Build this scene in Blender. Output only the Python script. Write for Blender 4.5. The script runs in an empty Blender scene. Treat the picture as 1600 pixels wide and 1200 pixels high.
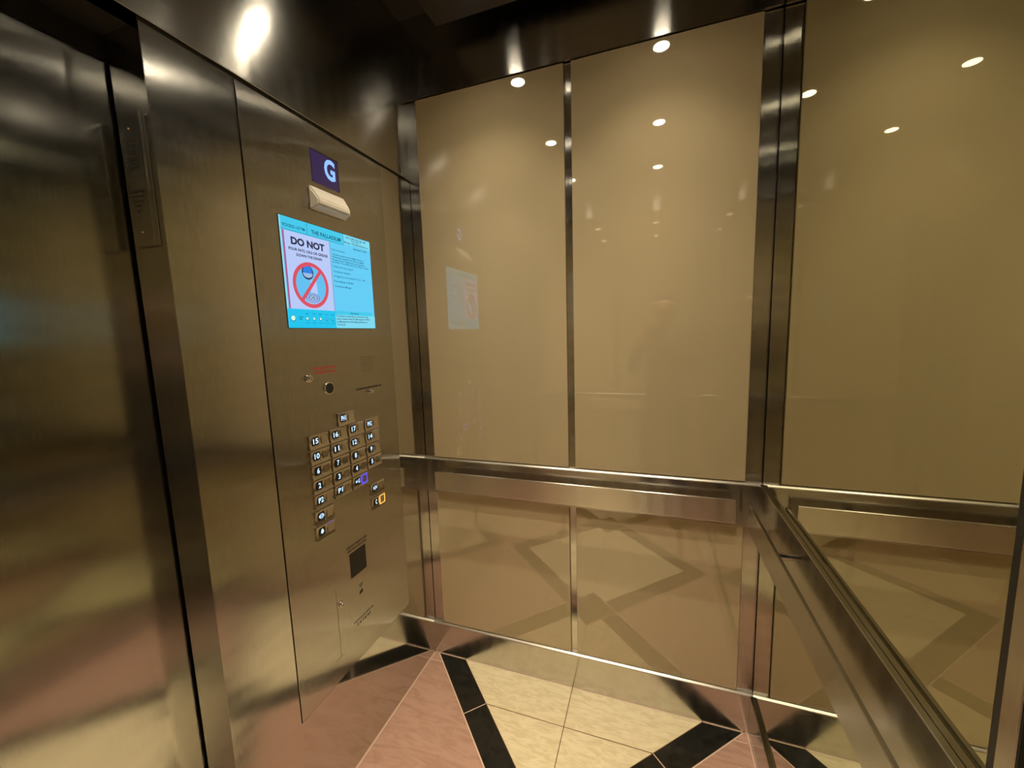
import bpy, bmesh, math, random
from mathutils import Vector, Matrix
random.seed(7)
SC = bpy.context.scene
COL = SC.collection
W, D = 1.300, 1.98            # cab width (x) and length (-y)
# ------------------------------------------------------------------ camera
def make_camera():
    yaw, pitch, roll, f = 0.339558, -0.122597, -0.031196, 625.457
    F = Vector((-math.sin(yaw)*math.cos(pitch), math.cos(yaw)*math.cos(pitch), math.sin(pitch)))
    R = Vector((math.cos(yaw), math.sin(yaw), 0)); U = R.cross(F)
    R2 = math.cos(roll)*R + math.sin(roll)*U; U2 = -math.sin(roll)*R + math.cos(roll)*U
    cd = bpy.data.cameras.new('camera'); cd.sensor_width = 36; cd.lens = f/1600*36; cd.clip_start = .01
    o = bpy.data.objects.new('camera', cd); COL.objects.link(o)
    m = Matrix.Identity(4)
    for i, v in enumerate((R2, U2, -F)):
        for j in range(3): m[j][i] = v[j]
    m.translation = (0.946095, -1.481794, 1.46236)
    o.matrix_world = m; SC.camera = o
make_camera()
# ------------------------------------------------------------------ world, view, lamps
wd = bpy.data.worlds.new('world'); SC.world = wd; wd.use_nodes = True
wd.node_tree.nodes['Background'].inputs[0].default_value = (0, 0, 0, 1)
SC.view_settings.view_transform = 'Standard'; SC.view_settings.look = 'None'
SC.view_settings.gamma = 1; SC.view_settings.use_curve_mapping = False
SC.view_settings.exposure = 0.0
SC.cycles.max_bounces = 12; SC.cycles.glossy_bounces = 10; SC.cycles.diffuse_bounces = 5
SC.cycles.sample_clamp_indirect = 6.0; SC.cycles.use_denoising = True; SC.cycles.blur_glossy = .1; SC.cycles.denoising_input_passes = 'RGB_ALBEDO'
LAMP_Z = 2.565
LAMPS = [(x, y) for y in (-.32, -.93, -1.55) for x in (.375, .965)]
LAMP_COL = (1.0, .845, .61); LAMP_W = 43.5
for i, (x, y) in enumerate(LAMPS):
    for watts, deg in ((LAMP_W*.6, 64), (LAMP_W*.45, 98), (4.5, 136)):        # core, body and spill of the same lamp's beam
        ld = bpy.data.lights.new('downlight_beam', 'SPOT'); ld.energy = watts; ld.color = LAMP_COL
        ld.spot_size = math.radians(deg); ld.spot_blend = 1.0; ld.shadow_soft_size = .007
        lo = bpy.data.objects.new('downlight_beam', ld); COL.objects.link(lo); lo.location = (x, y, LAMP_Z-.016)

# ------------------------------------------------------------------ materials
def newmat(name):
    m = bpy.data.materials.new(name); m.use_nodes = True
    return m, m.node_tree, m.node_tree.nodes['Principled BSDF']
def plain(name, col, rough=.5, metal=0, spec=.5, ior=1.5, coat=0):
    m, t, b = newmat(name)
    b.inputs['Base Color'].default_value = (*col, 1); b.inputs['Roughness'].default_value = rough
    b.inputs['Metallic'].default_value = metal; b.inputs['IOR'].default_value = ior
    b.inputs['Coat Weight'].default_value = coat; b.inputs['Coat Roughness'].default_value = .03
    return m
def glow(name, col, s):
    m, t, b = newmat(name); b.inputs['Base Color'].default_value = (0.01, 0.01, 0.01, 1)
    b.inputs['Roughness'].default_value = .25
    b.inputs['Emission Color'].default_value = (*col, 1); b.inputs['Emission Strength'].default_value = s
    return m
def srgb(r, g, b):
    f = lambda c: (c/255/12.92) if c/255 <= .04045 else ((c/255+.055)/1.055)**2.4
    return (f(r), f(g), f(b))
def steel(name, rough, aniso, grain, col=(.60, .57, .53), var=.03, wob=.0, scratch=0.0, tail=0.0):
    """brushed stainless; grain 'v' = scratches run up, 'x'/'y' = scratches run along that axis"""
    m, t, b = newmat(name); N, L = t.nodes, t.links
    b.inputs['Metallic'].default_value = 1; b.inputs['Base Color'].default_value = (*col, 1)
    b.inputs['Anisotropic'].default_value = aniso
    geo = N.new('ShaderNodeNewGeometry')
    cr = N.new('ShaderNodeVectorMath'); cr.operation = 'CROSS_PRODUCT'
    L.new(geo.outputs['Normal'], cr.inputs[0])
    g = {'v': (.001, .002, 1), 'x': (1, .001, .002), 'y': (.002, 1, .001)}[grain]
    cr.inputs[1].default_value = g
    nm = N.new('ShaderNodeVectorMath'); nm.operation = 'NORMALIZE'
    L.new(cr.outputs[0], nm.inputs[0]); L.new(nm.outputs[0], b.inputs['Tangent'])
    tc = N.new('ShaderNodeNewGeometry'); mp = N.new('ShaderNodeMapping')
    s = {'v': (900, 900, 6), 'x': (6, 900, 900), 'y': (900, 6, 900)}[grain]
    mp.inputs['Scale'].default_value = s
    L.new(tc.outputs['Position'], mp.inputs[0])
    nz = N.new('ShaderNodeTexNoise'); nz.inputs['Scale'].default_value = 1; nz.inputs['Detail'].default_value = 3
    L.new(mp.outputs[0], nz.inputs[0])
    mr = N.new('ShaderNodeMapRange'); mr.inputs['To Min'].default_value = rough-var; mr.inputs['To Max'].default_value = rough+var
    L.new(nz.outputs[0], mr.inputs[0]); L.new(mr.outputs[0], b.inputs['Roughness'])
    if scratch:                       # fine parallel scratches tilt the surface across the grain
        mp2 = N.new('ShaderNodeMapping'); mp2.inputs['Scale'].default_value = tuple(v*50 if v > 10 else v*3 for v in s)
        L.new(tc.outputs['Position'], mp2.inputs[0])
        n3 = N.new('ShaderNodeTexNoise'); n3.inputs['Scale'].default_value = 1; n3.inputs['Detail'].default_value = 1
        L.new(mp2.outputs[0], n3.inputs[0])
        sb = N.new('ShaderNodeMath'); sb.operation = 'SUBTRACT'; L.new(n3.outputs[0], sb.inputs[0]); sb.inputs[1].default_value = .5
        mu = N.new('ShaderNodeMath'); mu.operation = 'MULTIPLY'; L.new(sb.outputs[0], mu.inputs[0]); mu.inputs[1].default_value = scratch
        p3 = N.new('ShaderNodeMath'); p3.operation = 'POWER'; L.new(sb.outputs[0], p3.inputs[0]); p3.inputs[1].default_value = 3
        ma = N.new('ShaderNodeMath'); ma.operation = 'MULTIPLY_ADD'; L.new(p3.outputs[0], ma.inputs[0]); ma.inputs[1].default_value = 8*tail; L.new(mu.outputs[0], ma.inputs[2]); mu = ma
        sc = N.new('ShaderNodeVectorMath'); sc.operation = 'SCALE'; L.new(nm.outputs[0], sc.inputs[0]); L.new(mu.outputs[0], sc.inputs['Scale'])
        ad = N.new('ShaderNodeVectorMath'); ad.operation = 'ADD'; L.new(sc.outputs[0], ad.inputs[0]); L.new(geo.outputs['Normal'], ad.inputs[1])
        n4 = N.new('ShaderNodeVectorMath'); n4.operation = 'NORMALIZE'; L.new(ad.outputs[0], n4.inputs[0])
        L.new(n4.outputs[0], b.inputs['Normal'])
    if wob:
        n2 = N.new('ShaderNodeTexNoise'); n2.inputs['Scale'].default_value = 3.0; n2.inputs['Detail'].default_value = 0
        L.new(tc.outputs['Position'], n2.inputs[0])
        bp = N.new('ShaderNodeBump'); bp.inputs['Strength'].default_value = wob; bp.inputs['Distance'].default_value = .02
        L.new(n2.outputs[0], bp.inputs['Height']); L.new(bp.outputs[0], b.inputs['Normal'])
    return m
def stone(name, c1, c2, scale, rough, c3=None, stretch=(1, 1, 1)):
    m, t, b = newmat(name); N, L = t.nodes, t.links
    geo = N.new('ShaderNodeNewGeometry'); mp = N.new('ShaderNodeMapping'); mp.inputs['Scale'].default_value = stretch
    mp.inputs['Rotation'].default_value = (0, 0, .35)
    L.new(geo.outputs['Position'], mp.inputs[0])
    nz = N.new('ShaderNodeTexNoise'); nz.inputs['Scale'].default_value = scale; nz.inputs['Detail'].default_value = 8
    nz.inputs['Distortion'].default_value = 1.2
    L.new(mp.outputs[0], nz.inputs[0])
    cr = N.new('ShaderNodeValToRGB'); e = cr.color_ramp.elements
    e[0].position = .36; e[0].color = (*c1, 1); e[1].position = .6; e[1].color = (*c2, 1)
    L.new(nz.outputs[0], cr.inputs[0]); out = cr.outputs[0]
    if c3:
        vo = N.new('ShaderNodeTexNoise'); vo.inputs['Scale'].default_value = scale*4; vo.inputs['Detail'].default_value = 5
        vo.inputs['Distortion'].default_value = 2
        L.new(mp.outputs[0], vo.inputs[0])
        r2 = N.new('ShaderNodeMapRange'); r2.inputs['From Min'].default_value = .66; r2.inputs['From Max'].default_value = .74
        L.new(vo.outputs[0], r2.inputs[0])
        mx = N.new('ShaderNodeMix'); mx.data_type = 'RGBA'; L.new(r2.outputs[0], mx.inputs['Factor'])
        L.new(out, mx.inputs['A']); mx.inputs['B'].default_value = (*c3, 1); out = mx.outputs['Result']
    L.new(out, b.inputs['Base Color'])
    b.inputs['Roughness'].default_value = rough
    return m
M = {
 'return': steel('brushed_steel_return', .15, .6, 'v', col=(.60, .585, .55), var=.01, scratch=.25, tail=2.0),
 'door': steel('brushed_steel_door', .12, .5, 'v', col=(.54, .53, .50), var=.01, scratch=.15, tail=2.0),
 'strip': steel('smooth_steel_strip', .08, .7, 'v', col=(.59, .575, .54), var=.005),
 'panel': steel('hairline_steel_panel', .17, 1.0, 'v', col=(.56, .54, .50), var=.0, scratch=1.6, tail=4.0),
 'post': steel('brushed_steel_post', .14, .95, 'v', col=(.62, .60, .56), scratch=1.2, tail=4),
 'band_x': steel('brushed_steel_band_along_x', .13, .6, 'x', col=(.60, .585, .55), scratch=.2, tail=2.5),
 'band_y': steel('brushed_steel_band_along_y_shaded', .13, .8, 'y', col=(.46, .45, .43), scratch=.15, tail=2),  # same steel as band_x, darkened: the dim reflections are put into the colour
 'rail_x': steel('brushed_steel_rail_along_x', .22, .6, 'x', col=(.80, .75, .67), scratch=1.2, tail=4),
 'rail_y': steel('brushed_steel_rail_along_y_shaded', .20, .8, 'y', col=(.42, .41, .39)),  # darker copy of the rail steel; its dark reflections painted into the base colour
 'frieze_x': steel('brushed_steel_frieze_along_x', .13, .8, 'x', col=(.50, .49, .47), var=.01, scratch=.7, tail=2),
 'frieze_y': steel('brushed_steel_frieze_along_y', .19, .5, 'y', col=(.56, .55, .53), var=.01, scratch=.3, tail=2),
 'ledge': steel('polished_ledge_edge', .34, .6, 'x', col=(.85, .80, .72)),
 'ceiling': steel('ceiling_steel', .3, .3, 'x', col=(.16, .145, .13)),
 'chrome': plain('chrome', (.8, .78, .74), .08, 1),
 'button': steel('button_steel', .22, .5, 'v', col=(.70, .66, .60)),
 'dark': plain('black_gap', (.012, .010, .008), .6),
 'black': plain('black_plastic', (.01, .01, .01), .35),
 'ink': plain('engraved_ink', (.03, .022, .015), .6),
 'redink': plain('red_ink', (.42, .05, .04), .5),
 'white': plain('cream_plastic', (.80, .76, .66), .35),
 'glass': plain('back_painted_glass', (.56, .46, .285), .018, ior=2.0),
 'edge': plain('glass_edge', (.62, .58, .40), .12),
 'pink': stone('pink_stone', srgb(176, 138, 120), srgb(190, 153, 135), 9, .22, None, (1, 4, 1)),
 'beige': stone('beige_travertine', srgb(222, 206, 168), srgb(240, 226, 190), 16, .2, srgb(190, 166, 122), (1, 3.5, 1)),
 'blackstone': stone('black_granite', (.007, .007, .006), (.016, .015, .013), 30, .14),
 'grout': plain('pale_grout', srgb(226, 196, 176), .7),
 'browngrout': plain('brown_grout', srgb(120, 92, 58), .7),
}
mm, tt, bb = newmat('tinted_mirror')
bb.inputs['Metallic'].default_value = 1; bb.inputs['Roughness'].default_value = 0.0
bb.inputs['Base Color'].default_value = (.56, .56, .43, 1); M['mirror'] = mm

# ------------------------------------------------------------------ mesh helpers
class MB:
    def __init__(s): s.bm = bmesh.new(); s.mats = []; s.cur = 0
    def mat(s, m):
        m = M[m] if isinstance(m, str) else m
        if m not in s.mats: s.mats.append(m)
        s.cur = s.mats.index(m); return s
    def _f(s, f, sm=False): f.material_index = s.cur; f.smooth = sm
    def poly(s, pts): s._f(s.bm.faces.new([s.bm.verts.new(p) for p in pts])); return s
    def box(s, a, b, bev=0, seg=2):
        t = bmesh.new()
        x0, y0, z0 = [min(a[i], b[i]) for i in range(3)]; x1, y1, z1 = [max(a[i], b[i]) for i in range(3)]
        bmesh.ops.create_cube(t, size=1)
        for v in t.verts: v.co = ((x0+x1)/2+v.co.x*(x1-x0), (y0+y1)/2+v.co.y*(y1-y0), (z0+z1)/2+v.co.z*(z1-z0))
        if bev: bmesh.ops.bevel(t, geom=list(t.edges), offset=bev, segments=seg, affect='EDGES', profile=.5)
        return s.merge(t)
    def merge(s, t, mw=None, smooth=False):
        vs = {v: s.bm.verts.new(mw @ v.co if mw else v.co) for v in t.verts}
        for f in t.faces:
            try: s._f(s.bm.faces.new([vs[v] for v in f.verts]), smooth)
            except ValueError: pass
        t.free(); return s
    def prism(s, pts2, z0, z1):           # convex/concave xy outline, extruded in z
        t = bmesh.new(); lo = [t.verts.new((x, y, z0)) for x, y in pts2]; hi = [t.verts.new((x, y, z1)) for x, y in pts2]
        n = len(pts2); t.faces.new(lo[::-1]); t.faces.new(hi)
        for i in range(n): t.faces.new([lo[i], lo[(i+1) % n], hi[(i+1) % n], hi[i]])
        return s.merge(t)
    def cyl(s, c, axis, r, h, seg=32, r2=None, cap=True):
        """cylinder from c along axis for h"""
        t = bmesh.new(); a = Vector(axis).normalized()
        u = a.orthogonal().normalized(); v = a.cross(u); c = Vector(c); r2 = r if r2 is None else r2
        A = [t.verts.new(c+r*(u*math.cos(q)+v*math.sin(q))) for q in [2*math.pi*i/seg for i in range(seg)]]
        B = [t.verts.new(c+a*h+r2*(u*math.cos(q)+v*math.sin(q))) for q in [2*math.pi*i/seg for i in range(seg)]]
        if cap: t.faces.new(A[::-1]); t.faces.new(B)
        for i in range(seg): t.faces.new([A[i], A[(i+1) % seg], B[(i+1) % seg], B[i]])
        return s.merge(t, smooth=False)
    def build(s, name, parent=None, loc=(0, 0, 0)):
        me = bpy.data.meshes.new(name)
        loc = Vector(loc)
        if loc.length: bmesh.ops.translate(s.bm, vec=-loc, verts=s.bm.verts)
        bmesh.ops.recalc_face_normals(s.bm, faces=[f for f in s.bm.faces])
        s.bm.to_mesh(me); s.bm.free()
        for m in s.mats: me.materials.append(m)
        o = bpy.data.objects.new(name, me); COL.objects.link(o); o.location = loc
        if parent:
            o.parent = parent; o.location = loc-parent.location if parent.parent is None else loc-parent.location-parent.parent.location
        return o
def tag(o, label, cat, group=None):
    o['label'] = label; o['category'] = cat
    if group: o['group'] = group
    return o
def struct(o): o['kind'] = 'structure'; return o
def empty(name, loc, label, cat, group=None):
    o = bpy.data.objects.new(name, None); COL.objects.link(o); o.location = loc; o.empty_display_size = .05
    return tag(o, label, cat, group)
# lettering: flat glyph faces mapped onto the x = const wall (text runs toward +y)
def glyphs(mb, body, y, z, h, x, width=None, bold=0.0, align='LEFT', shear=0, spacing=1.0):
    """cap height h, left/centre baseline at (y, z); width squeezes the line to fit"""
    c = bpy.data.curves.new('g', 'FONT'); c.body = body; c.size = 1; c.offset = bold; c.space_character = spacing
    c.resolution_u = 3
    o = bpy.data.objects.new('g', c); COL.objects.link(o)
    dg = bpy.context.evaluated_depsgraph_get(); me = bpy.data.meshes.new_from_object(o.evaluated_get(dg))
    bpy.data.objects.remove(o); bpy.data.curves.remove(c)
    if not me.vertices: bpy.data.meshes.remove(me); return
    xs = [v.co.x for v in me.vertices]; mnx, mxx = min(xs), max(xs)
    sc = h/.70; sx = sc if width is None else width/(mxx-mnx)
    off = {'LEFT': 0, 'CENTER': -(mxx-mnx)/2*sx, 'RIGHT': -(mxx-mnx)*sx}[align]
    vs = [mb.bm.verts.new((x, y+off+(v.co.x-mnx)*sx, z+v.co.y*sc)) for v in me.vertices]
    for p in me.polygons:
        try: mb._f(mb.bm.faces.new([vs[i] for i in p.vertices]))
        except ValueError: pass
    bpy.data.meshes.remove(me)

# ------------------------------------------------------------------ floor
def clip(poly, x0, x1, y0, y1):
    def cut(p, f):
        out = []
        for i in range(len(p)):
            a, b = p[i], p[(i+1) % len(p)]; fa, fb = f(a), f(b)
            if fa >= 0: out.append(a)
            if fa*fb < 0:
                t = fa/(fa-fb); out.append((a[0]+t*(b[0]-a[0]), a[1]+t*(b[1]-a[1])))
        return out
    for f in (lambda q: q[0]-x0, lambda q: x1-q[0], lambda q: q[1]-y0, lambda q: y1-q[1]):
        poly = cut(poly, f)
        if len(poly) < 3: return []
    return poly
FX0, FX1 = -.13, W+.02
def build_floor():
    b = MB(); B = (FX0, FX1, -D-.03, .03)
    b.mat('pink').box((FX0, -D-.03, -.04), (FX1, .03, 0))
    def lay(pts, m, z):
        p = clip(pts, *B)
        if p: b.mat(m).poly([(x, y, z) for x, y in p])
    def line(p, q, m, z, w=.0035):
        d = Vector((q[0]-p[0], q[1]-p[1])); n = Vector((-d.y, d.x)).normalized()*w/2
        lay([(p[0]+n.x, p[1]+n.y), (q[0]+n.x, q[1]+n.y), (q[0]-n.x, q[1]-n.y), (p[0]-n.x, p[1]-n.y)], m, z)
    cx, h, bw = .648, .492, .136
    lim = (0, W)
    for k, cy in enumerate((0, -2*h, -4*h)):
        o = h+bw
        R = lambda r: [(cx-r, cy), (cx, cy-r), (cx+r, cy), (cx, cy+r)]
        lay(R(o), 'blackstone', .0003)
        q = R(o); 
        for i in range(4): line(q[i], q[(i+1) % 4], 'grout', .0009, .0045)
    for k, cy in enumerate((0, -2*h, -4*h)):
        R = [(cx-h, cy), (cx, cy-h), (cx+h, cy), (cx, cy+h)]
        lay(R, 'beige', .0006)
        for i in range(4): line(R[i], R[(i+1) % 4], 'browngrout', .0009, .002)
        line((cx, cy-h), (cx, cy+h), 'browngrout', .0009, .003)
        if k == 0:
            line((cx-h+.178, -.178), (cx+h-.178, -.178), 'browngrout', .0009, .003)
        elif k == 1:
            line((cx-h+.11, -.872), (cx+h-.11, -.872), 'browngrout', .0009, .003)
        # cuts across the black bands
        for sx in (-1, 1):
            for sy in (-1, 1):
                for t in ((.36,) if k != 1 else (.4,)):
                    px, py = cx+sx*(h*(1-t)), cy+sy*h*t
                    line((px, py), (px+sx*bw/2, py+sy*bw/2), 'grout', .0009, .003)
    for cy in (-h, -3*h):                      # centre squares where the bands meet
        r = .133
        lay([(cx-r, cy), (cx, cy-r), (cx+r, cy), (cx, cy+r)], 'blackstone', .0012)
    # narrow border strip along the walls, only in the pink fields
    line((0.0, -.045), (.062, -.045), 'grout', .0009)
    line((1.234, -.042), (W, -.042), 'grout', .0009)
    line((.002, 0), (.002, -D), 'grout', .0009)
    line((1.286, -.002), (1.286, -D), 'grout', .0009)
    line((0, -.002), (W, -.002), 'grout', .0009, .003)
    return struct(b.build('floor'))
build_floor()

# ------------------------------------------------------------------ wall shell
ZB, ZR0, ZR1, ZP, ZTOP = .153, .787, .940, 2.388, 2.68
# shells behind everything
b = MB().mat('dark'); b.box((-.0, .028, 0), (W+.03, .06, ZTOP)); struct(b.build('wall_back'))
b = MB().mat('dark'); b.box((W+.006, -D-.03, 0), (W+.04, .028, ZTOP)); struct(b.build('wall_right'))
b = MB().mat('dark'); b.box((-.0, -D-.06, 0), (W+.03, -D-.028, ZTOP)); struct(b.build('wall_rear'))
# long walls: back (y=0) and rear (y=-D), mirrored by sgn
def nose(b, Y, z):                               # rounded polished top edge of a steel band
    b.mat('ledge'); pr = [(0, -.0075), (.0012, -.0045), (.004, -.0020), (.008, -.0004), (.028, 0)]
    for (d0, h0), (d1, h1) in zip(pr, pr[1:]): b.poly([(0, Y(d0), z+h0), (W-.0005, Y(d0), z+h0), (W-.0005, Y(d1), z+h1), (0, Y(d1), z+h1)])
def end_wall(y0, sg, name, where, full=True):
    Y = lambda d: y0+sg*d                       # d > 0 goes into the wall
    b = MB().mat('band_x'); b.box((0, Y(0), 0), (W-.0005, Y(.028), ZB-.0075)); nose(b, Y, ZB); struct(b.build('baseboard_'+name))
    b = MB().mat('frieze_x'); b.box((0, Y(.004), ZP+.004), (W+.006, Y(.028), ZTOP)); struct(b.build('trim_'+{'back': '1', 'rear': '2'}[name]))
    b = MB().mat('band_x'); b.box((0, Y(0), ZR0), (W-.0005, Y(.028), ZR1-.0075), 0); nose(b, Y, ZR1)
    tag(b.build('rail_band'), 'horizontal brushed steel band behind the handrail %s' % where, 'steel band')
    posts = [(.002, .048, 'left corner'), (.6445, .6675, 'middle'), (1.250, W-.0005, 'right corner')]
    for x0, x1, nm in posts:
        t = empty('corner_post' if nm != 'middle' else 'divider_strip', (x0, Y(.022), ZB), '', 'steel post' if nm != 'middle' else 'steel strip')
        t['label'] = {'left corner': 'narrow steel corner post left of the glass panels %s' % where,
                      'middle': 'slim vertical steel strip between glass panels %s' % where,
                      'right corner': 'narrow steel corner post beside the mirror %s' % where}[nm]
        MB().mat('post').box((x0, Y(.017), ZR1), (x1, Y(.028), ZP)).build('upper_length', t)
        MB().mat('post').box((x0, Y(.017), ZB), (x1, Y(.028), ZR0)).build('lower_length', t)
    for x0, x1, h in ((.050, .643, 'left'), (.669, 1.248, 'right')):
        for z0, z1, v in ((ZR1+.003, ZP, 'upper'), (ZB+.003, ZR0-.002, 'lower')):
            b = MB().mat('glass'); b.box((x0, Y(.008), z0), (x1, Y(.024), z1), .0018, 2)
            tag(b.build('glass_panel'), {'upper': 'tall cream glass panel, %s of the strip, %s',
                'lower': 'low cream glass panel, %s of the strip, %s'}[v] % (h, where), 'glass panel',
                'cream glass wall panels')
    t = empty('handrail', (W/2, Y(-.045), .895), 'flat brushed steel handrail running across %s' % where.replace('on ', ''), 'handrail')
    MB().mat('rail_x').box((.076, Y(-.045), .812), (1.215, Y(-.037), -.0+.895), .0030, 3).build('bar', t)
    for x in (.25, .645, 1.04): MB().mat('chrome').cyl((x, Y(-.037), .853), (0, sg, 0), .009, .0375, 20).build('bracket', t)
end_wall(0, 1, 'back', 'on the wall facing the camera')
end_wall(-D, -1, 'rear', 'on the wall behind the camera')
# right wall: tinted mirrors, bands, rail
MX = W
b = MB().mat('band_y'); b.box((W-.011, -D+.0005, 0), (W+.006, -.0005, ZB), .0015, 1); struct(b.build('baseboard_right'))
b = MB().mat('frieze_y'); b.box((W-.004, -D, ZP+.004), (W+.006, 0, ZTOP)); struct(b.build('trim_3'))
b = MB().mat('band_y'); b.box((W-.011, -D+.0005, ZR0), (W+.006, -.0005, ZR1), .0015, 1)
tag(b.build('rail_band'), 'horizontal steel band under the mirror on the right wall', 'steel band')
for y0, y1, h in ((0.006, -.953, 'near the back corner'), (-.988, -D-.006, 'nearer the camera, beyond the dark post')):
    for z0, z1, v in ((ZR1+.001, ZP, 'tall tinted mirror panel on the right wall, %s'), (ZB+.001, ZR0-.001, 'low tinted mirror panel on the right wall, %s')):
        b = MB().mat('mirror'); b.box((MX, y1, z0), (MX+.005, y0, z1))
        tag(b.build('mirror_panel'), v % h, 'mirror')
t = empty('divider_strip', (W-.004, -.970, ZB), 'dark vertical steel strip with black edges between the mirrors on the right wall', 'steel strip')
MB().mat('post').box((W-.006, -.986, ZR1), (W+.004, -.9635, ZP), .001, 1).build('upper_length', t)
MB().mat('post').box((W-.006, -.986, ZB), (W+.004, -.9635, ZR0), .001, 1).build('lower_length', t)
b = MB().mat('black'); b.box((W-.0045, -.988, ZR1), (W+.0045, -.953, ZP)); b.box((W-.0045, -.988, ZB), (W+.0045, -.953, ZR0)); b.build('black_seal', t)
t = empty('handrail', (W-.056, -.95, .895), 'flat steel bar handrail running toward the camera along the mirrored right wall', 'handrail')
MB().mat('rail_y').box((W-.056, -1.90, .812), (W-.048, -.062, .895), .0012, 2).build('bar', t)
for y in (-.3, -.95, -1.65): MB().mat('chrome').cyl((W-.048, y, .853), (1, 0, 0), .009, .0375, 20).build('bracket', t)

# ------------------------------------------------------------------ left wall with the door opening
Y1, Y2, Y3, Y4, XD = -.7185, -.1745, -.908, -1.80, -.100
ZT, ZC = 2.088, .365
b = MB()
b.mat('return').box((-.03, Y3, 0), (0, Y1-.003, ZT))                          # return beside the door
b.mat('strip').box((-.03, Y2, 0), (0, .03, ZT)); b.box((-.03, Y1-.003, 0), (0, Y2, ZC-.002))   # strip by the corner, strip under the panel
b.mat('dark').box((-.035, Y1-.003, ZC-.002), (-.006, Y2, ZT))                 # recess behind the panel
b.mat('return').box((XD-.002, Y3-.0005, 0), (-.0005, Y3+.012, ZT))            # door jamb
b.mat('return').box((-.03, -D-.03, 0), (0, Y4, ZT)); b.box((XD-.002, Y4-.012, 0), (-.0005, Y4, ZT))
b.mat('dark').box((-.03, -D-.03, ZT), (-.004, .03, ZT+.009))
b.mat('frieze_y').box((-.03, -D-.03, ZT+.009), (.003, .03, ZTOP), .001, 1)
b.mat('dark').box((XD-.03, Y4, ZT), (-.004, Y3, ZT+.02))                      # soffit of the opening
b.mat('dark').box((XD-.03, Y4-.02, 2.04), (XD-.012, Y3+.02, ZT+.01))          # header behind the soffit
b.mat('dark').box((XD-.09, Y4-.1, 0), (XD-.06, Y3+.1, ZT+.02))
b.mat('dark').box((XD-.06, Y3+.012, 0), (XD-.002, Y3+.1, ZT)); b.box((XD-.06, Y4-.1, 0), (XD-.002, Y4-.012, ZT))
b.mat('dark').box((-.0355, Y3+.012, 0), (-.03, .03, ZTOP)); b.box((-.0355, -D-.03, 0), (-.03, Y4-.012, ZTOP)); b.box((-.0355, Y4, ZT+.02), (-.03, Y3, ZTOP))
struct(b.build('wall_left'))
b = MB().mat('door'); b.box((XD-.045, Y4-.02, .008), (XD-.012, Y3+.0, 2.04), .002, 2)
struct(b.build('door_1'))
# hinged steel operating panel
P = empty('control_panel', (0.0015, Y1, ZC), 'large flush steel elevator operating panel with lit screen and rows of floor buttons', 'control panel')
MB().mat('panel').box((-.005, Y1+.0005, ZC), (.0015, Y2-.0005, ZT-.002), .0006, 1).build('faceplate', P)
FX = .0015
def rect(mb, m, y0, y1, z0, z1, x): mb.mat(m).poly([(x, y0, z0), (x, y1, z0), (x, y1, z1), (x, y0, z1)])
# floor indicator
b = MB().mat(glow('indicator_glass', srgb(58, 38, 92), .6)); b.box((FX, -.503, 1.927), (FX+.0015, -.397, 2.018))
ind = b.build('floor_indicator', P)
b = MB().mat('black'); rect(b, 'black', -.399, -.396, 1.925, 2.019, FX+.0017); rect(b, 'black', -.503, -.396, 2.016, 2.0195, FX+.0017); b.build('dark_rim', ind)
b = MB().mat(glow('indicator_blue', srgb(135, 180, 255), 1.25)); glyphs(b, 'G', -.455, 1.953, .056, FX+.002, .044, .035); b.build('letter', ind)['label'] = 'glowing blue letter G'
# emergency light: wedge-shaped cream lens
t = bmesh.new()
ob = [(-.523, 1.914), (-.378, 1.914), (-.378, 1.842), (-.523, 1.842)]; fr = [(-.517, 1.872), (-.386, 1.872), (-.386, 1.855), (-.517, 1.855)]
A = [t.verts.new((FX, y, z)) for y, z in ob]; Bv = [t.verts.new((FX+.030, y, z)) for y, z in fr]
t.faces.new(Bv); t.faces.new(A[::-1])
for i in range(4): t.faces.new([A[i], A[(i+1) % 4], Bv[(i+1) % 4], Bv[i]])
bmesh.ops.recalc_face_normals(t, faces=t.faces)
bmesh.ops.bevel(t, geom=[e for e in t.edges if min(v.co.x for v in e.verts) > FX or abs(e.verts[0].co.x-e.verts[1].co.x) > .01], offset=.004, segments=3, affect='EDGES')
MB().mat('white').merge(t).build('emergency_light', P)['label'] = 'cream plastic wedge-shaped lens'
# ---- display screen
SY0, SZ1, SW, SH = -.635, 1.800, .366, .300
def sy(u): return SY0+u*SW
def sz(v): return SZ1-v*SH
E = .95
G = {k: glow('screen_'+k, srgb(*c), E) for k, c in dict(cyan=(60, 205, 240), pale=(95, 208, 250), deep=(0, 200, 242), poster=(186, 205, 252),
     blue=(30, 130, 235), red=(222, 78, 100), magenta=(170, 90, 150), grey=(120, 150, 200), white=(220, 255, 235), notice=(125, 222, 245),
     lightblue=(95, 195, 245), edge=(150, 225, 235), silver=(160, 190, 235), tan=(190, 190, 180)).items()}
G['text'] = glow('screen_text', srgb(12, 70, 110), .8); G['dark'] = glow('screen_dark', srgb(28, 38, 78), .8); G['line'] = glow('screen_line', srgb(10, 120, 160), .8)
sb = MB().mat('black'); sb.box((FX, sy(0)-.0015, sz(1)-.0015), (FX+.001, sy(1)+.0015, sz(0)+.0015))
scr = sb.build('display_screen', P); scr['label'] = 'lit blue information screen'
X = FX+.0012
def R(b, k, u0, u1, v0, v1, x): b.mat(G[k]).poly([(x, sy(u0), sz(v1)), (x, sy(u1), sz(v1)), (x, sy(u1), sz(v0)), (x, sy(u0), sz(v0))])
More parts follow.
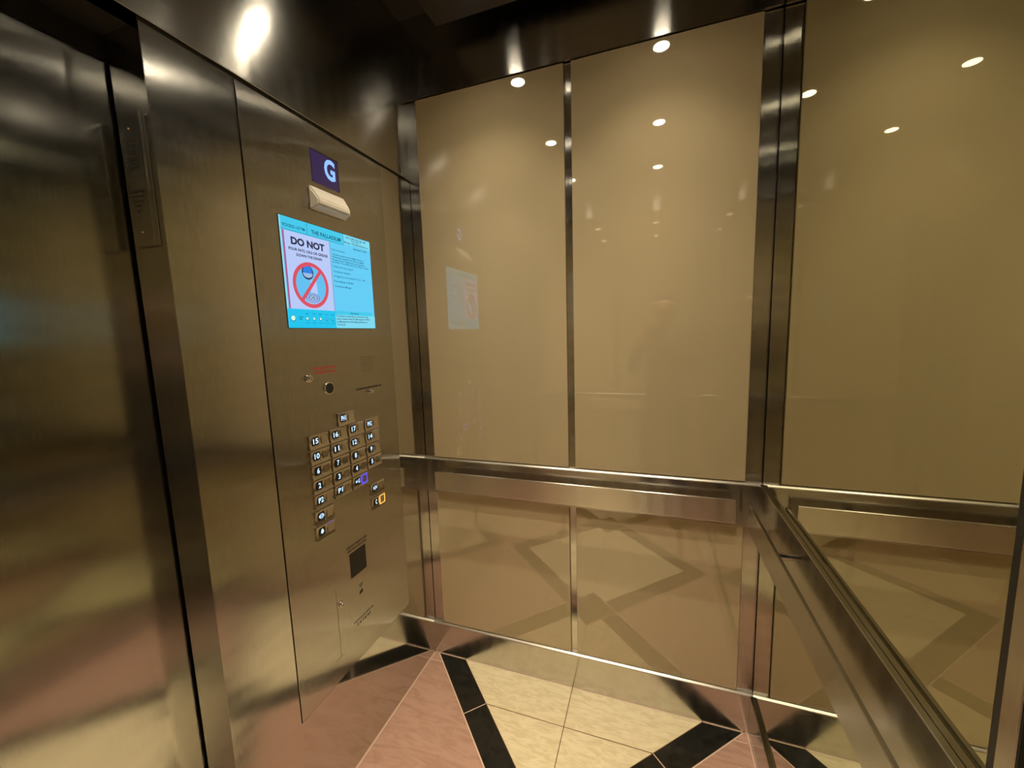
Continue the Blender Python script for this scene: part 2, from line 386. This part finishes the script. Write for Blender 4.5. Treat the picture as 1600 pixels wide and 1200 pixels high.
def disc(b, k, u, v, r, x, r0=0, sq=1, n=48, a0=0, a1=2*math.pi):
    b.mat(G[k]); c = (sy(u), sz(v))
    P_ = lambda rr, a: (x, c[0]+rr*math.cos(a), c[1]+rr*sq*math.sin(a))
    for i in range(n):
        p, q = a0+(a1-a0)*i/n, a0+(a1-a0)*(i+1)/n
        if r0: b.poly([P_(r0, p), P_(r, p), P_(r, q), P_(r0, q)])
        else: b.poly([(x, *c), P_(r, p), P_(r, q)])
b = MB()
R(b, 'pale', 0, 1, 0, 1, X); R(b, 'cyan', 0, .648, 0, .115, X+.0002); R(b, 'notice', .648, 1, 0, .10, X+.0002)
R(b, 'line', .250, .254, .01, .113, X+.0004); R(b, 'line', .647, .651, .005, .11, X+.0004); R(b, 'line', 0.0, .648, .112, .116, X+.0004)
R(b, 'edge', 0, .012, 0, .83, X+.0003)
R(b, 'poster', .018, .484, .122, .822, X+.0003)
R(b, 'magenta', .018, .034, .122, .822, X+.0004); R(b, 'grey', .477, .484, .122, .822, X+.0004)
R(b, 'deep', 0, .484, .825, 1, X+.0004); R(b, 'notice', .484, 1, .86, 1, X+.0004); R(b, 'cyan', .484, .965, .818, .858, X+.0005)
b.build('picture', scr)
b = MB(); r = .0652                              # prohibition drawing
uc, vc = .249, .590
disc(b, 'lightblue', uc, vc, r*.84, X+.0005)
for q in ((-.35, .5), (.35, -.4)): pass
b.mat(G['poster']); b.poly([(X+.0006, sy(.245), sz(.545)), (X+.0006, sy(.30), sz(.52)), (X+.0006, sy(.31), sz(.69)), (X+.0006, sy(.235), sz(.70))])
disc(b, 'dark', .222, .470, .0205, X+.0007); disc(b, 'blue', .222, .462, .0165, X+.0008)
disc(b, 'silver', .222, .478, .0175, X+.0009, 0, .75, 24, math.pi, 2*math.pi)
disc(b, 'silver', .256, .715, .030, X+.0007, 0, .55); disc(b, 'blue', .256, .708, .026, X+.0008, .023, .5); disc(b, 'grey', .256, .706, .019, X+.0008, 0, .45)
for i in range(7):
    a = i*2*math.pi/7; disc(b, 'white', .256+.028*math.cos(a), .706+.016*math.sin(a), .0022, X+.0009, 0, .6, 10)
disc(b, 'red', uc, vc, r, X+.0010, r*.83)
c, s_ = math.cos(math.radians(50)), math.sin(math.radians(50)); wq = .0052
b.mat(G['red']).poly([(X+.0010, sy(uc)+a*c*r*.9-q*s_*wq, sz(vc)+a*s_*r*.9+q*c*wq) for a, q in ((-1, -1), (1, -1), (1, 1), (-1, 1))])
b.build('prohibition_sign', scr)
b = MB().mat(G['dark'])
def T(s, u, v, h, w=None, bold=.01, k='text', al='LEFT'):
    b.mat(G[k]); glyphs(b, s, sy(u), sz(v), h*SH, X+.0012, w*SW if w else None, bold, al)
T('DO NOT', .088, .232, .062, .330, .045, 'dark')
T('POUR FATS, OILS OR GREASE', .062, .288, .024, .385, .03, 'dark'); T('DOWN THE DRAIN', .128, .334, .024, .252, .03, 'dark')
T('9/23/2025 1:57 PM', .024, .088, .026, .205, .015); T('THE PALLADIUM', .292, .093, .038, .320, .018)
T('OFFICE: (MON-FRI) 9AM - 5PM', .675, .037, .018, .26); T('Tel: 416-299-1111', .742, .062, .018, .13, .01); T('Manager: office@thepalladium.ca', .657, .089, .018, .31)
T('September 22, 2025', .765, .140, .022, .178)
for s_t, u, v, w in (('Dear Unit Owners,', .500, .200, .155), ('A friendly reminder that the AGM will be held on', .498, .248, .395),
    ('Wednesday, September 24, 2025 at the Multi-', .498, .274, .400), ('Purpose Room. Registration will commence', .498, .300, .405),
    ('at 6:30p.m. The meeting will start at 7:00 p.m. Thanks', .498, .324, .455), ('Thank you for your support!', .500, .370, .242),
    ('Condominium Residents', .500, .420, .203), ('As Agents for and on behalf of T.S.C.C. 1744', .500, .468, .392), ('Property Manager, R.C.M. M.B.', .500, .520, .235),
    ('Condominium Manager', .500, .571, .203)): T(s_t, u, v, .018, w, .008)
T('Newsletter', .665, .847, .018, .11)
for s_t, v, w in (('If residents would like to advertise in this', .882, .405), ('space, please email the Management Office', .910, .430), ('at Management.office@thepalladium.ca', .940, .395), ('Thank you!', .970, .100)):
    T(s_t, .494, v, .019, w, .01)
T('22°', .098, .922, .030, .04)
for i, u in enumerate((.178, .246, .314, .381, .446)):
    T(('WED', 'THU', 'FRI', 'SAT', 'SUN')[i], u, .872, .014, .030, .01, 'line', 'CENTER'); T('22 / 13', u, .958, .014, .038, .01, 'line', 'CENTER')
b.build('writing', scr)
b = MB()
disc(b, 'line', .046, .912, .0085, X+.0006); disc(b, 'white', .046, .91, .007, X+.0007)
for i, u in enumerate((.178, .246, .314, .381, .446)):
    disc(b, 'line', u, .912, .0050, X+.0006); disc(b, 'white' if i < 3 else 'cyan', u, .91, .0036, X+.0007)
b.build('weather_icons', scr)
# ---- buttons
BW, BH = .0725, .0405
legend_m = glow('legend_glow', srgb(190, 225, 255), 1.5); violet = glow('violet_ring', srgb(90, 80, 235), 1.1); amber = glow('amber_ring', srgb(255, 190, 90), 1.3)
dimviolet = glow('dim_violet', srgb(120, 95, 170), .7)
def button(name, y0, ztop, glyph, ring=None, icon=None):
    z0 = ztop-BH
    b = MB().mat('button')
    # two-sided cushion profile: curved plate, slightly dished
    t = bmesh.new(); n = 8; vs = []
    for i in range(n+1):
        a = i/n; zz = z0+a*BH; xx = FX+.0065-.0035*math.sin(a*math.pi)
        vs.append((t.verts.new((xx, y0, zz)), t.verts.new((xx, y0+BW, zz))))
    bk = [(t.verts.new((FX, y0, z0)), t.verts.new((FX, y0+BW, z0))), (t.verts.new((FX, y0, ztop)), t.verts.new((FX, y0+BW, ztop)))]
    for i in range(n): t.faces.new([vs[i][0], vs[i][1], vs[i+1][1], vs[i+1][0]])
    t.faces.new([bk[0][0], bk[0][1], vs[0][1], vs[0][0]]); t.faces.new([vs[n][0], vs[n][1], bk[1][1], bk[1][0]])
    t.faces.new([bk[0][0]]+[v[0] for v in vs]+[bk[1][0]]); t.faces.new([bk[0][1]]+[v[1] for v in vs]+[bk[1][1]])
    b.merge(t); o = b.build('button', P)
    xx = FX+.0042
    q = MB().mat('black'); q.box((xx-.002, y0+.010, z0+.010), (xx+.0012, y0+.0335, ztop-.0045), .0005, 1)
    q.mat('ink')
    for k in range(3): q.cyl((xx, y0+.013+k*.006, z0+.0068), (1, 0, 0), .0010, .0012, 8)
    q.mat('chrome').cyl((xx, y0+.036, z0+.006), (1, 0, 0), .0014, .0014, 8); q.cyl((xx, y0+.037, ztop-.005), (1, 0, 0), .0014, .0014, 8)
    q.cyl((xx, y0+BW-.005, z0+.006), (1, 0, 0), .0014, .0014, 8)
    q.build('legend_plate', o)
    q = MB().mat(legend_m)
    if glyph: glyphs(q, glyph, y0+.022, z0+.0155, .0155, xx+.0014, .0095*len(glyph) if len(glyph) < 3 else .021, .02, 'CENTER')
    if icon: icon(q, y0+.0215, z0+.023, xx+.0014)
    q.build('legend', o)
    q = MB(); cy0, cy1, cz0, cz1 = y0+.0435, y0+BW-.0055, z0+.0085, ztop-.0065
    q.mat('button').box((xx-.002, cy0, cz0), (xx+.0012, cy1, cz1), .0012, 2); q.build('push_pad', o)
    if ring:
        q = MB().mat(ring); e = .0042; a0, a1, c0, c1 = cy0-.003, cy1+.003, cz0-.004, cz1+.004
        if ring is dimviolet: q.box((xx, a0, c1-.003), (xx+.0018, a1, c1))
        else:
            if ring is amber: e = .0028
            q.box((xx, a0, c0), (xx+.002, a0+e, c1)); q.box((xx, a1-e, c0), (xx+.002, a1, c1)); q.box((xx, a0+e, c0), (xx+.002, a1-e, c0+e)); q.box((xx, a0+e, c1-e), (xx+.002, a1-e, c1))
        q.build('indicator_ring', o)['label'] = 'glowing ring'
    return o
CY = (-.6065, -.526, -.4455, -.366); RZ = [1.1845-.0455*i for i in range(5)]
for r_, row in enumerate((('15', '16', '17', 'PH2'), ('10', '11', '12', '14'), ('6', '7', '8', '9'), ('2', '3', '4', '5'), ('P2', 'P1', None, None))):
    for c_, g in enumerate(row):
        if g: button('button', CY[c_], RZ[r_], g)
button('button', -.487, 1.2295, 'PH1')
def star_g(q, y, z, x):
    pts = []
    for i in range(10):
        rr = .0062 if i % 2 == 0 else .0026; a = math.pi/2+i*math.pi/5
        pts.append((x, y-.006+rr*math.cos(a), z+rr*math.sin(a)))
    for i in range(10): q.poly([(x, y-.006, z), pts[i], pts[(i+1) % 10]])
    glyphs(q, 'G', y+.001, z-.0065, .013, x, .009, .02)
def ico_open(q, y, z, x, s=1):
    for d in (-1, 1):
        q.poly([(x, y+d*.0105, z), (x, y+d*.0050, z+.007), (x, y+d*.0050, z-.007)] if s > 0 else [(x, y+d*.0035, z), (x, y+d*.0095, z+.007), (x, y+d*.0095, z-.007)])
        o_ = .0022*d if s > 0 else .0008*d
        q.poly([(x, y+o_-.0009, z-.008), (x, y+o_+.0009, z-.008), (x, y+o_+.0009, z+.008), (x, y+o_-.0009, z+.008)])
def ico_close(q, y, z, x): ico_open(q, y, z, x, -1)
def ico_bell(q, y, z, x):
    o = [(-.0075, -.004), (-.005, -.001), (-.0045, .003), (-.0025, .0065), (0, .008), (.0025, .0065), (.0045, .003), (.005, -.001), (.0075, -.004)]
    for i in range(len(o)-1): q.poly([(x, y, z-.004), (x, y+o[i][0], z+o[i][1]), (x, y+o[i+1][0], z+o[i+1][1])])
    q.cyl((x-.0002, y, z-.006), (1, 0, 0), .0018, .0003, 10)
def ico_phone(q, y, z, x):
    n = 10
    for i in range(n):
        a, c = math.pi*.6+i*math.pi*.8/n, math.pi*.6+(i+1)*math.pi*.8/n
        q.poly([(x, y+.004+.0085*math.cos(a), z+.0085*math.sin(a)), (x, y+.004+.006*math.cos(a), z+.006*math.sin(a)), (x, y+.004+.006*math.cos(c), z+.006*math.sin(c)), (x, y+.004+.0085*math.cos(c), z+.0085*math.sin(c))])
    for s in (-1, 1): q.cyl((x-.0002, y+.0015, z+s*.0062), (1, 0, 0), .0024, .0003, 10)
button('button', CY[2], RZ[4], None, violet, star_g)
button('button', -.610, .954, None, None, ico_open); button('button', -.612, .906, None, dimviolet, ico_bell)
button('button', -.361, .948, None, None, ico_close); button('button', -.360, .894, None, amber, ico_phone)
# ---- small fittings on the panel
b = MB().mat('chrome'); b.cyl((FX, -.584, 1.3535), (1, 0, 0), .0125, .004, 28, .0115); b.cyl((FX+.004, -.584, 1.3535), (1, 0, 0), .0075, .007, 24, .006)
k = b.build('key_switch', P); MB().mat('ink').box((FX+.011, -.5852, 1.349), (FX+.0113, -.5828, 1.358)).build('key_slot', k)
b = MB().mat('chrome'); b.cyl((FX, -.511, 1.3155), (1, 0, 0), .0195, .004, 36, .0185); k = b.build('camera_eye', P)
MB().mat('black').cyl((FX+.0042, -.511, 1.3155), (1, 0, 0), .0160, .0006, 32).build('dark_lens', k)
b = MB().mat('redink'); glyphs(b, "FIREFIGHTERS'", -.519, 1.3755, .0085, FX+.0003, .094, .03, 'CENTER'); glyphs(b, 'OPERATION', -.519, 1.3625, .0085, FX+.0003, .082, .03, 'CENTER'); b.build('red_lettering', P)
b = MB().mat('ink')
for i in range(7):
    for j in range(7): b.cyl((FX, -.355+i*.0095+(.0047 if j % 2 else 0), 1.356+j*.0075), (1, 0, 0), .0016, .0004, 8)
b.build('speaker_holes', P)
b = MB().mat('ink'); glyphs(b, 'TO BE USED BY AUTHORIZED PERSONNEL ONLY', -.392, 1.2905, .0065, FX+.0003, .136, .03); b.build('lettering', P)
b = MB().mat('chrome'); b.cyl((FX, -.322, 1.2790), (1, 0, 0), .0065, .012, 20, .005); b.build('key_switch', P)
b = MB().mat('black'); b.box((FX, -.485, .666), (FX+.001, -.408, .752), .0004, 1); b.build('card_reader', P)['label'] = 'square black card reader window'
b = MB().mat('ink'); glyphs(b, 'RESIDENTS PRESENT CARD', -.446, .7725, .0075, FX+.0003, .100, .02, 'CENTER'); glyphs(b, 'HERE FOR FLOOR ACCESS', -.446, .7600, .0075, FX+.0003, .092, .02, 'CENTER')
# hand-and-card symbol under the reader
for a in range(3):
    b.mat('ink'); n = 8; rr = .006+.0055*a
    for i in range(n):
        p, q = math.radians(50+80*i/n), math.radians(50+80*(i+1)/n)
        b.poly([(FX+.0003, -.443+rr*math.cos(p), .606+rr*math.sin(p)), (FX+.0003, -.443+(rr+.002)*math.cos(p), .606+(rr+.002)*math.sin(p)), (FX+.0003, -.443+(rr+.002)*math.cos(q), .606+(rr+.002)*math.sin(q)), (FX+.0003, -.443+rr*math.cos(q), .606+rr*math.sin(q))])
b.poly([(FX+.0003, -.453, .588), (FX+.0003, -.435, .592), (FX+.0003, -.437, .603), (FX+.0003, -.451, .599)])
glyphs(b, 'INSTALLATION #', -.440, .5030, .0065, FX+.0003, .098, .02, 'CENTER'); glyphs(b, '0 6 7 8 4 5', -.440, .4865, .0100, FX+.0003, .070, .03, 'CENTER')
b.build('lettering', P)
b = MB(); g = .0011
rect(b, 'ink', -.5560, -.5560+g, .440, .672, FX+.0002); rect(b, 'ink', -.580, -.545, .4395, .4406, FX+.0002)
b.build('service_door_seam', P)
b = MB().mat('chrome'); b.cyl((FX, -.5375, .6115), (1, 0, 0), .0110, .004, 28, .010); b.cyl((FX+.004, -.5375, .6115), (1, 0, 0), .006, .005, 20, .005)
k = b.build('cabinet_lock', P); MB().mat('ink').box((FX+.009, -.5387, .607), (FX+.0093, -.5363, .616)).build('key_slot', k)
MB().mat('chrome').cyl((FX, -.558, .789), (1, 0, 0), .0022, .001, 12).build('screw', P)
MB().mat('chrome').cyl((FX, -.500, 1.391), (1, 0, 0), .0018, .001, 12).build('screw', P)

# ------------------------------------------------------------------ directional lantern plate on the jamb
t = empty('direction_lantern', (-.045, Y3, 1.67), 'narrow steel cover plate with up and down arrow perforations on the door jamb', 'direction lantern')
MB().mat('return').box((-.084, Y3-.011, 1.668), (-.016, Y3-.0006, 1.923), .002, 2).build('cover_plate', t)
for up, zc in ((1, 1.842), (-1, 1.755)):
    b = MB().mat('dark')
    for r_ in range(6):
        for c_ in range(r_+1):
            b.cyl((-.053+(c_-r_/2)*.0085, Y3-.0112, zc+up*(.026-r_*.0095)), (0, -1, 0), .0028, .0004, 10)
    b.build('up_arrow_holes' if up > 0 else 'down_arrow_holes', t)
for z in (1.897, 1.697): MB().mat('chrome').cyl((-.053, Y3-.011, z), (0, -1, 0), .0035, .002, 16, .002).build('screw', t)

# ------------------------------------------------------------------ ceiling and downlights
b = MB().mat('dark'); b.box((-.03, -D-.03, ZTOP), (W+.03, .03, ZTOP+.03))
b.mat('ceiling').box((.20, -D+.068, LAMP_Z), (W-.07, -.068, LAMP_Z+.03), .002, 1)
struct(b.build('ceiling'))
lens_m = glow('lamp_glow', (1.0, .88, .66), 22)
def loc_word(i):
    return ['first row from the back wall', 'middle row', 'row behind the camera'][i//2]+', '+('on the door side' if i % 2 == 0 else 'on the mirror side')
for i, (x, y) in enumerate(LAMPS):
    t = empty('downlight', (x, y, LAMP_Z), 'small round warm ceiling downlight, %s' % loc_word(i), 'ceiling light', 'ceiling downlights')
    b = MB().mat('chrome'); b.cyl((x, y, LAMP_Z-.006), (0, 0, 1), .040, .006, 40, .044); b.build('bezel', t)
    b = MB().mat(lens_m); b.cyl((x, y, LAMP_Z-.0075), (0, 0, 1), .030, .0015, 36); b.build('lamp_lens', t)

# ------------------------------------------------------------------ photographer standing behind the lens (only reflections of him show)
O = Vector((1.035, -1.70, 0)); FW = Vector((-.333, .943, 0)); RT = Vector((.943, .333, 0))
def L3(r, f, z): return O+RT*r+FW*f+Vector((0, 0, z))
def skin(name, chains, mat, sub=2, parent=None, root=0):
    """chains: lists of (key, r, f, z, radius); same key = same joint"""
    bm = bmesh.new(); lay = bm.verts.layers.skin.verify(); vs = {}
    for ch in chains:
        prev = None
        for k, r, f, z, rad in ch:
            if k not in vs:
                v = bm.verts.new(L3(r, f, z)); rr = rad if isinstance(rad, tuple) else (rad, rad)
                v[lay].radius = rr; v[lay].use_root = (len(vs) == root); vs[k] = v
            if prev is not None and prev is not vs[k]:
                try: bm.edges.new((prev, vs[k]))
                except ValueError: pass
            prev = vs[k]
    me = bpy.data.meshes.new(name); bm.to_mesh(me); bm.free()
    o = bpy.data.objects.new(name, me); COL.objects.link(o)
    m = o.modifiers.new('skin', 'SKIN'); m.use_smooth_shade = True
    m = o.modifiers.new('sub', 'SUBSURF'); m.levels = sub; m.render_levels = sub
    dg = bpy.context.evaluated_depsgraph_get(); me2 = bpy.data.meshes.new_from_object(o.evaluated_get(dg))
    bpy.data.objects.remove(o)
    me2.materials.clear(); me2.materials.append(mat)
    for p in me2.polygons: p.use_smooth = True
    c = parent.location if parent else Vector((0, 0, 0))
    me2.transform(Matrix.Translation(-c))
    o = bpy.data.objects.new(name, me2); COL.objects.link(o); o.parent = parent
    return o
skin_m = plain('skin', (.50, .29, .19), .42); cloth_m = plain('dark_shirt_cloth', (.035, .035, .045), .85); jean_m = plain('dark_trouser_cloth', (.03, .032, .045), .9)
hair_m = plain('dark_hair', (.03, .02, .015), .6)
man = empty('person', O, 'person in dark clothes taking the photo, seen as a faint reflection in the glass', 'person')
def hand(s):
    c = []
    wr = ('wr%d' % s, s*.125, .150, 1.375, .024)
    pm = ('pm%d' % s, s*.112, .192, 1.405, (.032, .016))
    c.append([('el%d' % s, s*.235, .040, 1.155, .030), wr, pm])
    for i, ln in enumerate((.9, 1.0, .95, .78)):
        z = 1.440-.021*i
        k = 'f%d_%d_' % (s, i)
        c.append([pm, (k+'0', s*.100, .205, z, .0095), (k+'1', s*(.100-.022*ln), .212, z+.004, .0088), (k+'2', s*(.100-.040*ln), .212, z+.004, .0078)])
    k = 't%d_' % s
    c.append([pm, (k+'0', s*.098, .176, 1.432, .0115), (k+'1', s*.078, .182, 1.452, .0100), (k+'2', s*.060, .186, 1.458, .0085)])
    return c
body = [[('pel', 0, 0, .95, (.08, .06)), ('bel', 0, .0, 1.08, (.09, .065)), ('che', 0, -.01, 1.28, (.095, .065)), ('nkb', 0, -.015, 1.43, .050), ('nk', 0, -.005, 1.50, .048),
         ('jaw', 0, .026, 1.560, (.052, .060)), ('mid', 0, .010, 1.620, (.070, .086)), ('top', 0, .0, 1.680, (.074, .090))],
        [('mid', 0, 0, 0, 0), ('nose', 0, .106, 1.608, .011)]]
for s_ in (-1, 1):
    body.append([('nkb', 0, 0, 0, 0), ('sh%d' % s_, s_*.160, -.015, 1.395, .044), ('el%d' % s_, s_*.235, .040, 1.155, .030)])
    body += hand(s_)
    body.append([('mid', 0, 0, 0, 0), ('ear%d' % s_, s_*.082, .0, 1.615, (.010, .022))])
    body.append([('pel', 0, 0, 0, 0), ('hip%d' % s_, s_*.095, 0, .88, .085), ('kn%d' % s_, s_*.11, .015, .49, .056), ('an%d' % s_, s_*.12, -.01, .095, .036), ('toe%d' % s_, s_*.125, .13, .040, (.038, .026))])
bo = skin('body', body, skin_m, 2, man)
sh = [[('pel', 0, 0, .84, (.150, .112)), ('bel', 0, .0, 1.06, (.142, .108)), ('bb', 0, 0, 1.19, (.148, .11)), ('che', 0, -.005, 1.31, (.155, .115)), ('nkb', 0, -.012, 1.44, (.10, .080)), ('col', 0, -.008, 1.498, .058)]]
tr = [[('pel', 0, 0, .95, (.140, .103)), ('wst', 0, 0, 1.06, (.128, .098))]]
for s_ in (-1, 1):
    sh.append([('nkb', 0, 0, 0, 0), ('sh%d' % s_, s_*.163, -.015, 1.410, .056), ('ua%d' % s_, s_*.212, .020, 1.27, .046), ('el%d' % s_, s_*.236, .040, 1.155, .048), ('fa%d' % s_, s_*.150, .120, 1.330, .034)])
    tr.append([('pel', 0, 0, 0, 0), ('hip%d' % s_, s_*.095, 0, .87, .098), ('kn%d' % s_, s_*.11, .012, .49, .072), ('hem%d' % s_, s_*.12, -.008, .07, .062)])
skin('shirt', sh, cloth_m, 2, man); skin('trousers', tr, jean_m, 2, man)
skin('hair', [[('a', 0, -.040, 1.600, (.066, .052)), ('b', 0, -.030, 1.660, (.080, .076)), ('c', 0, -.010, 1.700, (.082, .090)), ('d', 0, -.002, 1.722, (.064, .074))]], hair_m, 2, man)
for s_ in (-1, 1):
    skin('shoe', [[('h', s_*.12, -.055, .045, (.040, .040)), ('m', s_*.122, .04, .048, (.044, .042)), ('t', s_*.127, .155, .036, (.038, .030))]], plain('shoe_leather', (.02, .018, .016), .4), 2, man)
def ball(name, c, r, mat, par):
    bm = bmesh.new(); bmesh.ops.create_uvsphere(bm, u_segments=20, v_segments=12, radius=r); me = bpy.data.meshes.new(name); bmesh.ops.translate(bm, vec=c-man.location, verts=bm.verts); bm.to_mesh(me); bm.free()
    me.materials.append(mat)
    for p in me.polygons: p.use_smooth = True
    o = bpy.data.objects.new(name, me); COL.objects.link(o); o.parent = par; return o
for s_ in (-1, 1):
    e = ball('eye', L3(s_*.029, .079, 1.630), .0100, M['white'], man); ball('iris', L3(s_*.0285, .0865, 1.6295), .0048, plain('iris_brown', (.03, .015, .008), .2), e)
lip = skin('mouth', [[('a', -.024, .088, 1.568, .005), ('b', 0, .097, 1.567, .007), ('c', .024, .088, 1.568, .005)]], plain('lips', (.42, .18, .14), .4), 2, man)
for s_ in (-1, 1): skin('eyebrow', [[('a', s_*.014, .097, 1.650, .004), ('b', s_*.034, .093, 1.655, .005), ('c', s_*.050, .080, 1.650, .003)]], hair_m, 1, man)
# phone held level just behind the lens position
b = MB().mat('black'); t = bmesh.new(); bmesh.ops.create_cube(t, size=1)
for v in t.verts: v.co = L3(0.004+v.co.x*.158, .198+v.co.y*.008, 1.452+v.co.z*.074)
bmesh.ops.bevel(t, geom=list(t.edges), offset=.003, segments=3, affect='EDGES'); b.merge(t)
ph = b.build('phone', None, L3(0.004, .198, 1.452)); tag(ph, 'black phone held level in both hands by the person taking the photo', 'phone')
b = MB().mat(glow('phone_screen_glow', (.35, .30, .20), .5)); c0 = [L3(.004+a*.072, .1935, 1.452+q*.033) for a, q in ((-1, -1), (1, -1), (1, 1), (-1, 1))]
b.poly([tuple(v) for v in c0]); so = b.build('screen', ph, ph.location)
